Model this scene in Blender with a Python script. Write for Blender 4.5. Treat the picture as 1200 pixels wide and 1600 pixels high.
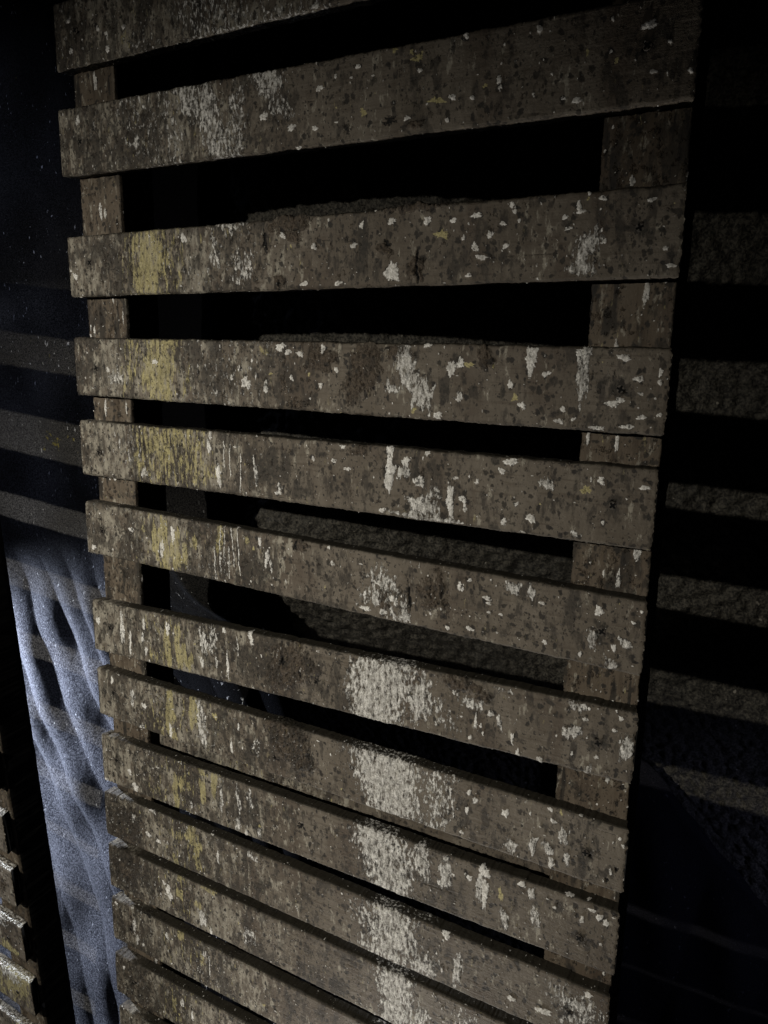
import bpy, math
import numpy as np
from mathutils import Matrix, Vector

for o in list(bpy.data.objects):
    bpy.data.objects.remove(o)
sc = bpy.context.scene
C = sc.collection

# ---- units: everything is laid out in slat widths (H); x along the slats, u down the panel, z away from the viewer
H = 0.0889
LEAN = math.atan(0.22)                      # the panels lean back towards the wall
FLOOR_U = 24.0
M = Matrix.Translation((0, 0, FLOOR_U * math.cos(LEAN) * H)) @ Matrix.Rotation(-LEAN, 4, 'X')
def B(x, u, z):
    return M @ Vector((x * H, z * H, -u * H))

# ---- camera ----
R = np.array([[0.87671449, -0.01679156, 0.48071795], [0.11354653, 0.97837127, -0.17290702], [-0.46741726, 0.20617395, 0.85965889]])
cd = bpy.data.cameras.new('camera'); cam = bpy.data.objects.new('camera', cd); C.objects.link(cam)
def dirB(v): return (M.to_3x3() @ Vector((v[0], v[2], -v[1])))
rx, up, bk = dirB(R[0]), dirB(-R[1]), dirB(-R[2])
cm = Matrix(((rx.x, up.x, bk.x, 0), (rx.y, up.y, bk.y, 0), (rx.z, up.z, bk.z, 0), (0, 0, 0, 1)))
cm.translation = B(11.374915, 2.4874217, -9.2938784)
cam.matrix_world = cm
cd.sensor_width = 36; cd.lens = 1168.487 * 36 / 1600; cd.clip_start = 0.02; cd.clip_end = 60
sc.camera = cam

# ---- world and lamps (a dark room lit by front and rear lamps, plus added fills) ----
w = bpy.data.worlds.new('World'); sc.world = w; w.use_nodes = True
w.node_tree.nodes['Background'].inputs[0].default_value = (0.6, 0.66, 0.9, 1)
w.node_tree.nodes['Background'].inputs[1].default_value = 0.0045
def lamp(name, kind, pos, tgt, power, col, size, spot=None, blend=1.0):
    d = bpy.data.lights.new(name, kind); d.energy = power; d.color = col
    o = bpy.data.objects.new(name, d); C.objects.link(o)
    p, t = B(*pos), B(*tgt)
    o.location = p; o.rotation_euler = (t - p).to_track_quat('-Z', 'Y').to_euler()
    if kind == 'SPOT':
        d.shadow_soft_size = size; d.spot_size = math.radians(spot); d.spot_blend = blend
    else:
        d.shape = 'DISK'; d.size = size
    return o
lamp('front_lamp', 'SPOT', (-2.55, -2.0, -20.94), (0.9, 11.8, 0), 158, (1.0, 0.945, 0.84), 0.013, 77, 1.0)
lamp('rear_lamp', 'SPOT', (-14.0, 10.2, 1.35), (-6.3, 16.0, 3.2), 290, (0.68, 0.77, 1.0), 0.03, 112, 1.0)
lamp('edge_fill', 'SPOT', (-8.0, 8.3, 2.4), (0.1, 13.2, 0.1), 60, (0.85, 0.90, 1.0), 0.03, 46, 0.8)  # added spot, brightens the left ends of the slat tops
lamp('slat_top_fill', 'SPOT', (-7.5, 5.0, -2.6), (-4.2, 17.0, 0.1), 55, (0.82, 0.89, 1.0), 0.03, 34, 0.9)  # added spot to whiten the slat tops of the left panel
lamp('low_fill', 'SPOT', (5.0, 23.2, -2.0), (5.0, -2.0, 0.2), 48, (1.0, 0.95, 0.88), 0.05, 62, 1.0)  # unseen fill added to lift the slat undersides
lamp('upper_fill', 'SPOT', (-11.0, -7.0, 0.5), (-6.0, 1.5, 4.3), 20, (0.6, 0.68, 1.0), 0.2, 60, 1.0)  # faint fill added for the cloth at upper left
lamp('side_fill', 'SPOT', (20.0, 12.0, 1.0), (12.5, 15.0, 7.5), 6.0, (0.55, 0.6, 1.0), 0.05, 70, 1.0)  # weak fill added for the dark cloth on the right

sc.view_settings.view_transform = 'Standard'; sc.view_settings.look = 'None'
sc.view_settings.exposure = 0.0; sc.view_settings.gamma = 1.0; sc.view_settings.use_curve_mapping = False
sc.cycles.max_bounces = 5

# ---- noise helpers ----
def vnoise(shape, cell, rng):
    """smooth value noise over a grid; cell = (rows, cols) per feature"""
    h, w_ = shape
    ch, cw = max(cell[0], 1.0), max(cell[1], 1.0)
    gh, gw = int(h / ch) + 3, int(w_ / cw) + 3
    g = rng.random((gh, gw)).astype(np.float32)
    yy = np.arange(h) / ch + rng.random(); xx = np.arange(w_) / cw + rng.random()
    yi = np.minimum(yy.astype(int), gh - 2); xi = np.minimum(xx.astype(int), gw - 2)
    fy = (yy - yi).astype(np.float32); fx = (xx - xi).astype(np.float32)
    fy = (fy * fy * (3 - 2 * fy))[:, None]; fx = (fx * fx * (3 - 2 * fx))[None, :]
    a = g[yi][:, xi]; b = g[yi][:, xi + 1]; c = g[yi + 1][:, xi]; d = g[yi + 1][:, xi + 1]
    return (a * (1 - fx) + b * fx) * (1 - fy) + (c * (1 - fx) + d * fx) * fy
def fbm(shape, cell, rng, octs=4, gain=0.55):
    s = 0; a = 1; t = 0
    for k in range(octs):
        s = s + a * vnoise(shape, (cell[0] / 2 ** k, cell[1] / 2 ** k), rng); t += a; a *= gain
    n = s / t
    return n
def rank(n):                                # spreads a noise field evenly over 0..1
    m, sd = n.mean(), n.std() + 1e-6
    return np.clip(0.5 + (n - m) / sd * 0.29, 0, 1)
def sst(a, b, x):
    t = np.clip((x - a) / (b - a), 0, 1); return t * t * (3 - 2 * t)

# ---- materials ----
def new_mat(name):
    m = bpy.data.materials.new(name); m.use_nodes = True
    nt = m.node_tree; return m, nt, nt.nodes, nt.links, nt.nodes['Principled BSDF']
def mixc(nt, f, a, b):
    n = nt.nodes.new('ShaderNodeMix'); n.data_type = 'RGBA'
    for s, v in ((0, f), (6, a), (7, b)):
        if isinstance(v, bpy.types.NodeSocket): nt.links.new(v, n.inputs[s])
        else: n.inputs[s].default_value = v if s == 0 else (*v, 1)
    return n.outputs[2]
def math_(nt, op, a, b=None, c=None, clamp=False):
    n = nt.nodes.new('ShaderNodeMath'); n.operation = op; n.use_clamp = clamp
    for i, v in enumerate((a, b, c)):
        if v is None: continue
        if isinstance(v, bpy.types.NodeSocket): nt.links.new(v, n.inputs[i])
        else: n.inputs[i].default_value = v
    return n.outputs[0]
def smooth(nt, x, lo, hi):
    n = nt.nodes.new('ShaderNodeMapRange'); n.interpolation_type = 'SMOOTHSTEP'
    nt.links.new(x, n.inputs[0]); n.inputs[1].default_value = lo; n.inputs[2].default_value = hi
    return n.outputs[0]
def noise(nt, scale, detail=3, rough=0.6, stretch=(1, 1, 1), out=0, seed=0):
    tc = nt.nodes.new('ShaderNodeTexCoord'); mp = nt.nodes.new('ShaderNodeMapping')
    mp.inputs['Scale'].default_value = stretch; mp.inputs['Location'].default_value = (seed * 3.7, seed * 1.3, seed * 5.1)
    nt.links.new(tc.outputs['Object'], mp.inputs[0])
    n = nt.nodes.new('ShaderNodeTexNoise'); nt.links.new(mp.outputs[0], n.inputs['Vector'])
    n.inputs['Scale'].default_value = scale; n.inputs['Detail'].default_value = detail; n.inputs['Roughness'].default_value = rough
    return n.outputs[out]

def painted_wood(along='X'):
    """weathered spattered paint over a board.  'paint': solid marks (white, yellow, dark, grime); 'cover': how much of
    each paint is left (white, yellow, dark, mud), broken up here by noise; 'grime': mud, black, dark edge"""
    m, nt, N, L, P = new_mat('spattered_wood_' + along)
    def attr(nm):
        at = N.new('ShaderNodeVertexColor'); at.layer_name = nm
        sp = N.new('ShaderNodeSeparateColor'); L.new(at.outputs[0], sp.inputs[0]); return (*sp.outputs, at.outputs['Alpha'])
    pw, py, pd, pp = attr('paint'); cw, cy, cd_, cm_ = attr('cover'); gm, gb, gd, gx = attr('grime')
    V = (1, 1, 0.45)                                           # marks run downwards
    G = (0.10, 1, 1) if along == 'X' else (1, 1, 0.07)         # the grain follows the board
    fine = noise(nt, 430, 3, 0.65); mid = noise(nt, 110, 4, 0.62, V); broad = noise(nt, 10, 3, 0.6, V)
    grain = noise(nt, 170, 5, 0.62, G)
    mul = lambda a, b_: math_(nt, 'MULTIPLY', a, b_)
    add = lambda a, b_: math_(nt, 'ADD', a, b_)
    cen = lambda a, k: mul(math_(nt, 'SUBTRACT', a, 0.5), k)
    def patch(scale, cover, soft, seed, stretch=V, rough=0.68, detail=5, lo=0.30, hi=0.70):
        n = noise(nt, scale, detail, rough, stretch, seed=seed)
        t = math_(nt, 'SUBTRACT', hi, mul(cover, hi - lo))
        return smooth(nt, math_(nt, 'SUBTRACT', n, t), -soft, soft), n
    d = cen(fine, 0.75)
    wst = smooth(nt, add(pw, d), 0.42, 0.58)
    wpt, wn = patch(210, cw, 0.035, 1, (1, 1, 0.42), 0.74)
    yst = smooth(nt, add(py, d), 0.40, 0.62)
    ypt, yn = patch(170, cy, 0.05, 2, (1, 1, 0.22), 0.72)
    dst = smooth(nt, add(pd, mul(d, 0.8)), 0.28, 0.68)
    dpt, dn = patch(70, cd_, 0.06, 3, (1, 1, 0.42), 0.66)
    mpt, mn = patch(95, cm_, 0.05, 4, (1, 1, 0.8), 0.7)
    mud = math_(nt, 'MAXIMUM', smooth(nt, add(gm, d), 0.38, 0.62), mpt)
    blk = smooth(nt, add(gb, d), 0.40, 0.60)
    base = mixc(nt, smooth(nt, broad, 0.32, 0.68), (0.152, 0.131, 0.104), (0.108, 0.090, 0.069))
    base = mixc(nt, mul(smooth(nt, mid, 0.50, 0.72), 0.35), base, (0.225, 0.195, 0.155))
    base = mixc(nt, mul(smooth(nt, mid, 0.48, 0.32), 0.22), base, (0.095, 0.078, 0.058))
    base = mixc(nt, mul(smooth(nt, grain, 0.50, 0.66), 0.55), base, (0.074, 0.058, 0.042))
    if along == 'Z':                                           # the uprights are browner, some shade put into the colour, with runs down them
        run = noise(nt, 55, 3, 0.6, (1, 1, 0.12), seed=9)
        base = mixc(nt, 0.55, base, (0.110, 0.082, 0.055))
        base = mixc(nt, mul(smooth(nt, run, 0.52, 0.66), 0.6), base, (0.045, 0.033, 0.022))
        base = mixc(nt, mul(smooth(nt, run, 0.44, 0.30), 0.4), base, (0.19, 0.165, 0.13))
    st_ = noise(nt, 16, 4, 0.62, (1, 1, 0.35), seed=12)
    base = mixc(nt, mul(smooth(nt, st_, 0.50, 0.66), 0.55), base, (0.068, 0.050, 0.036))
    pal, pn = patch(100, pp, 0.05, 5, (1, 1, 0.40), 0.68)
    base = mixc(nt, mul(pal, 0.72), base, mixc(nt, smooth(nt, pn, 0.45, 0.62), (0.205, 0.186, 0.150), (0.35, 0.325, 0.265)))
    c = mixc(nt, mul(mud, 0.9), base, mixc(nt, smooth(nt, fine, 0.35, 0.65), (0.045, 0.035, 0.026), (0.105, 0.082, 0.060)))
    drk = math_(nt, 'MAXIMUM', dst, mul(dpt, 0.74))
    c = mixc(nt, mul(drk, 0.95), c, mixc(nt, smooth(nt, mid, 0.38, 0.62), (0.020, 0.018, 0.016), (0.040, 0.034, 0.027)))
    c = mixc(nt, mul(math_(nt, 'MAXIMUM', yst, mul(ypt, math_(nt, 'ADD', 0.62, cen(yn, 2.6), clamp=True))), 0.95, ), c, mixc(nt, smooth(nt, fine, 0.4, 0.62), (0.31, 0.27, 0.125), (0.47, 0.42, 0.215)))
    thin = math_(nt, 'ADD', 0.66, cen(wn, 3.4), clamp=True)     # thin and thick crust
    wmask = math_(nt, 'MAXIMUM', mul(wst, math_(nt, 'ADD', 0.80, cen(mid, 1.5), clamp=True)), mul(wpt, thin))
    c = mixc(nt, wmask, c, mixc(nt, smooth(nt, fine, 0.36, 0.62), (0.55, 0.535, 0.49), (0.90, 0.885, 0.84)))
    spk, _ = patch(230, add(mul(cd_, 0.55), 0.0), 0.03, 7, (1, 1, 0.7), 0.6, 3)
    c = mixc(nt, mul(spk, 0.85), c, (0.030, 0.027, 0.022))
    pit, _ = patch(190, mul(wpt, 0.16), 0.04, 8, (1, 1, 0.5), 0.6, 3)
    c = mixc(nt, mul(pit, 0.8), c, (0.060, 0.053, 0.042))
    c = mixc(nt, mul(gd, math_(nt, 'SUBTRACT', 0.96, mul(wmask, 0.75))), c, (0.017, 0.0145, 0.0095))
    c = mixc(nt, blk, c, (0.005, 0.0045, 0.004))
    L.new(c, P.inputs['Base Color'])
    P.inputs['Roughness'].default_value = 0.70; P.inputs['Specular IOR Level'].default_value = 0.25
    hgt = add(mul(wmask, 0.55), mul(fine, 0.55)); hgt = add(hgt, mul(mul(mud, mn), 3.0)); hgt = add(hgt, mul(grain, 0.7))
    hgt = add(hgt, mul(mul(wpt, wn), 3.0)); hgt = add(hgt, mul(drk, -0.12))
    bp = N.new('ShaderNodeBump'); bp.inputs['Strength'].default_value = 0.75; bp.inputs['Distance'].default_value = 0.0016
    L.new(hgt, bp.inputs['Height']); L.new(bp.outputs[0], P.inputs['Normal'])
    return m
WOODZ = painted_wood('Z')
WOOD = painted_wood('X')

def plain(name, col, rough=0.8, scale=60, amt=0.4, bump=0.3, dist=0.001, spec=0.2):
    m, nt, N, L, P = new_mat(name)
    n = noise(nt, scale, 4, 0.65)
    c = mixc(nt, math_(nt, 'MULTIPLY', smooth(nt, n, 0.35, 0.7), amt), col, tuple(v * 2.2 for v in col))
    L.new(c, P.inputs['Base Color']); P.inputs['Roughness'].default_value = rough
    P.inputs['Specular IOR Level'].default_value = spec
    bp = N.new('ShaderNodeBump'); bp.inputs['Strength'].default_value = bump; bp.inputs['Distance'].default_value = dist
    L.new(n, bp.inputs['Height']); L.new(bp.outputs[0], P.inputs['Normal'])
    return m
BLACKWOOD = plain('black_wood', (0.0035, 0.0033, 0.0030), 0.8, 90, 0.6)
METAL = plain('dulled_screw_metal', (0.045, 0.038, 0.030), 0.6, 600, 0.8, 0.5, 0.0005, 0.4)
SLOT = plain('screw_slot_black', (0.003, 0.003, 0.003), 0.9, 300, 0.3)
FLOORM = plain('dark_floor', (0.012, 0.012, 0.012), 0.85, 30, 0.5)

def wall_mat():
    m, nt, N, L, P = new_mat('rough_black_plaster')
    f = noise(nt, 200, 3, 0.65); g = noise(nt, 900, 2, 0.6); b = noise(nt, 5, 3, 0.6)
    c = mixc(nt, smooth(nt, f, 0.34, 0.70), (0.007, 0.0066, 0.0055), (0.080, 0.073, 0.058))
    c = mixc(nt, math_(nt, 'MULTIPLY', smooth(nt, g, 0.62, 0.72), 0.2), c, (0.12, 0.11, 0.09))
    c = mixc(nt, math_(nt, 'MULTIPLY', smooth(nt, b, 0.4, 0.7), 0.35), c, (0.02, 0.019, 0.017))
    sk = noise(nt, 55, 2, 0.5)
    c = mixc(nt, math_(nt, 'MULTIPLY', smooth(nt, sk, 0.735, 0.76), 0.7), c, (0.25, 0.23, 0.19))
    L.new(c, P.inputs['Base Color']); P.inputs['Roughness'].default_value = 0.8; P.inputs['Specular IOR Level'].default_value = 0.3
    bp = N.new('ShaderNodeBump'); bp.inputs['Strength'].default_value = 0.9; bp.inputs['Distance'].default_value = 0.004
    L.new(f, bp.inputs['Height']); L.new(bp.outputs[0], P.inputs['Normal'])
    return m
def cloth_mat(name, base, speck):
    m, nt, N, L, P = new_mat(name)
    f = noise(nt, 300, 4, 0.75); g = noise(nt, 700, 2, 0.6); v = noise(nt, 45, 3, 0.6)
    c = mixc(nt, smooth(nt, g, 0.4, 0.66), base, tuple(k * 3.2 for k in base))
    da = N.new('ShaderNodeVertexColor'); da.layer_name = 'paint'
    ds = N.new('ShaderNodeSeparateColor'); L.new(da.outputs[0], ds.inputs[0])
    gr = math_(nt, 'ADD', math_(nt, 'MULTIPLY', f, 0.6), math_(nt, 'MULTIPLY', g, 0.4))
    dusty_lit = mixc(nt, smooth(nt, gr, 0.40, 0.62), (0.008, 0.008, 0.0085), (0.085, 0.081, 0.072))
    c = mixc(nt, ds.outputs[0], c, dusty_lit)
    h = noise(nt, 260, 4, 0.7)
    lit_nap = mixc(nt, smooth(nt, h, 0.38, 0.64), (0.030, 0.030, 0.034), (0.145, 0.145, 0.15))
    c = mixc(nt, ds.outputs[2], c, lit_nap)
    s = noise(nt, 85, 3, 0.55, (1.5, 1, 0.75)); zone = noise(nt, 7, 2, 0.5)
    sm = math_(nt, 'MULTIPLY', smooth(nt, s, 0.675, 0.70), math_(nt, 'MULTIPLY', smooth(nt, zone, 0.36, 0.55), math_(nt, 'MULTIPLY', da.outputs['Alpha'], speck)))
    c = mixc(nt, sm, c, (0.42, 0.42, 0.41))
    ye = N.new('ShaderNodeVertexColor'); ye.layer_name = 'paint'
    sp = N.new('ShaderNodeSeparateColor'); L.new(ye.outputs[0], sp.inputs[0])
    ym = smooth(nt, math_(nt, 'ADD', sp.outputs[1], math_(nt, 'MULTIPLY', math_(nt, 'SUBTRACT', v, 0.5), 2.2)), 0.5, 0.8)
    c = mixc(nt, ym, c, (0.20, 0.17, 0.05))
    L.new(c, P.inputs['Base Color']); P.inputs['Roughness'].default_value = 0.95; P.inputs['Specular IOR Level'].default_value = 0.02
    bp = N.new('ShaderNodeBump'); bp.inputs['Strength'].default_value = 0.9; bp.inputs['Distance'].default_value = 0.003
    L.new(h, bp.inputs['Height']); L.new(bp.outputs[0], P.inputs['Normal'])
    return m

# ---- mesh helpers ----
def grid_mesh(name, co, faces, mats, attrs=None, mat_idx=None, smooth_shade=True):
    me = bpy.data.meshes.new(name)
    co = np.asarray(co, np.float32).reshape(-1, 3); faces = np.asarray(faces, np.int32)
    me.vertices.add(len(co)); me.vertices.foreach_set('co', co.ravel())
    nf = len(faces); me.loops.add(nf * 4); me.polygons.add(nf)
    me.loops.foreach_set('vertex_index', faces.ravel())
    me.polygons.foreach_set('loop_start', np.arange(0, nf * 4, 4, dtype=np.int32))
    me.polygons.foreach_set('loop_total', np.full(nf, 4, np.int32))
    me.polygons.foreach_set('use_smooth', np.full(nf, smooth_shade))
    for m in mats: me.materials.append(m)
    if mat_idx is not None: me.polygons.foreach_set('material_index', np.asarray(mat_idx, np.int32))
    for k, a in (attrs or {}).items():
        at = me.color_attributes.new(k, 'FLOAT_COLOR', 'POINT')
        at.data.foreach_set('color', np.asarray(a, np.float32).ravel())
    me.update(calc_edges=True); me.validate()
    return me
def link(name, me, parent=None):
    o = bpy.data.objects.new(name, me); C.objects.link(o)
    if parent: o.parent = parent
    return o
def root_at(name, x, u, z, label, cat, group=None):
    o = bpy.data.objects.new(name, None); C.objects.link(o)
    o.matrix_world = M @ Matrix.Translation((x * H, z * H, -u * H)); o['label'] = label; o['category'] = cat
    if group: o['group'] = group
    return o

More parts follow.
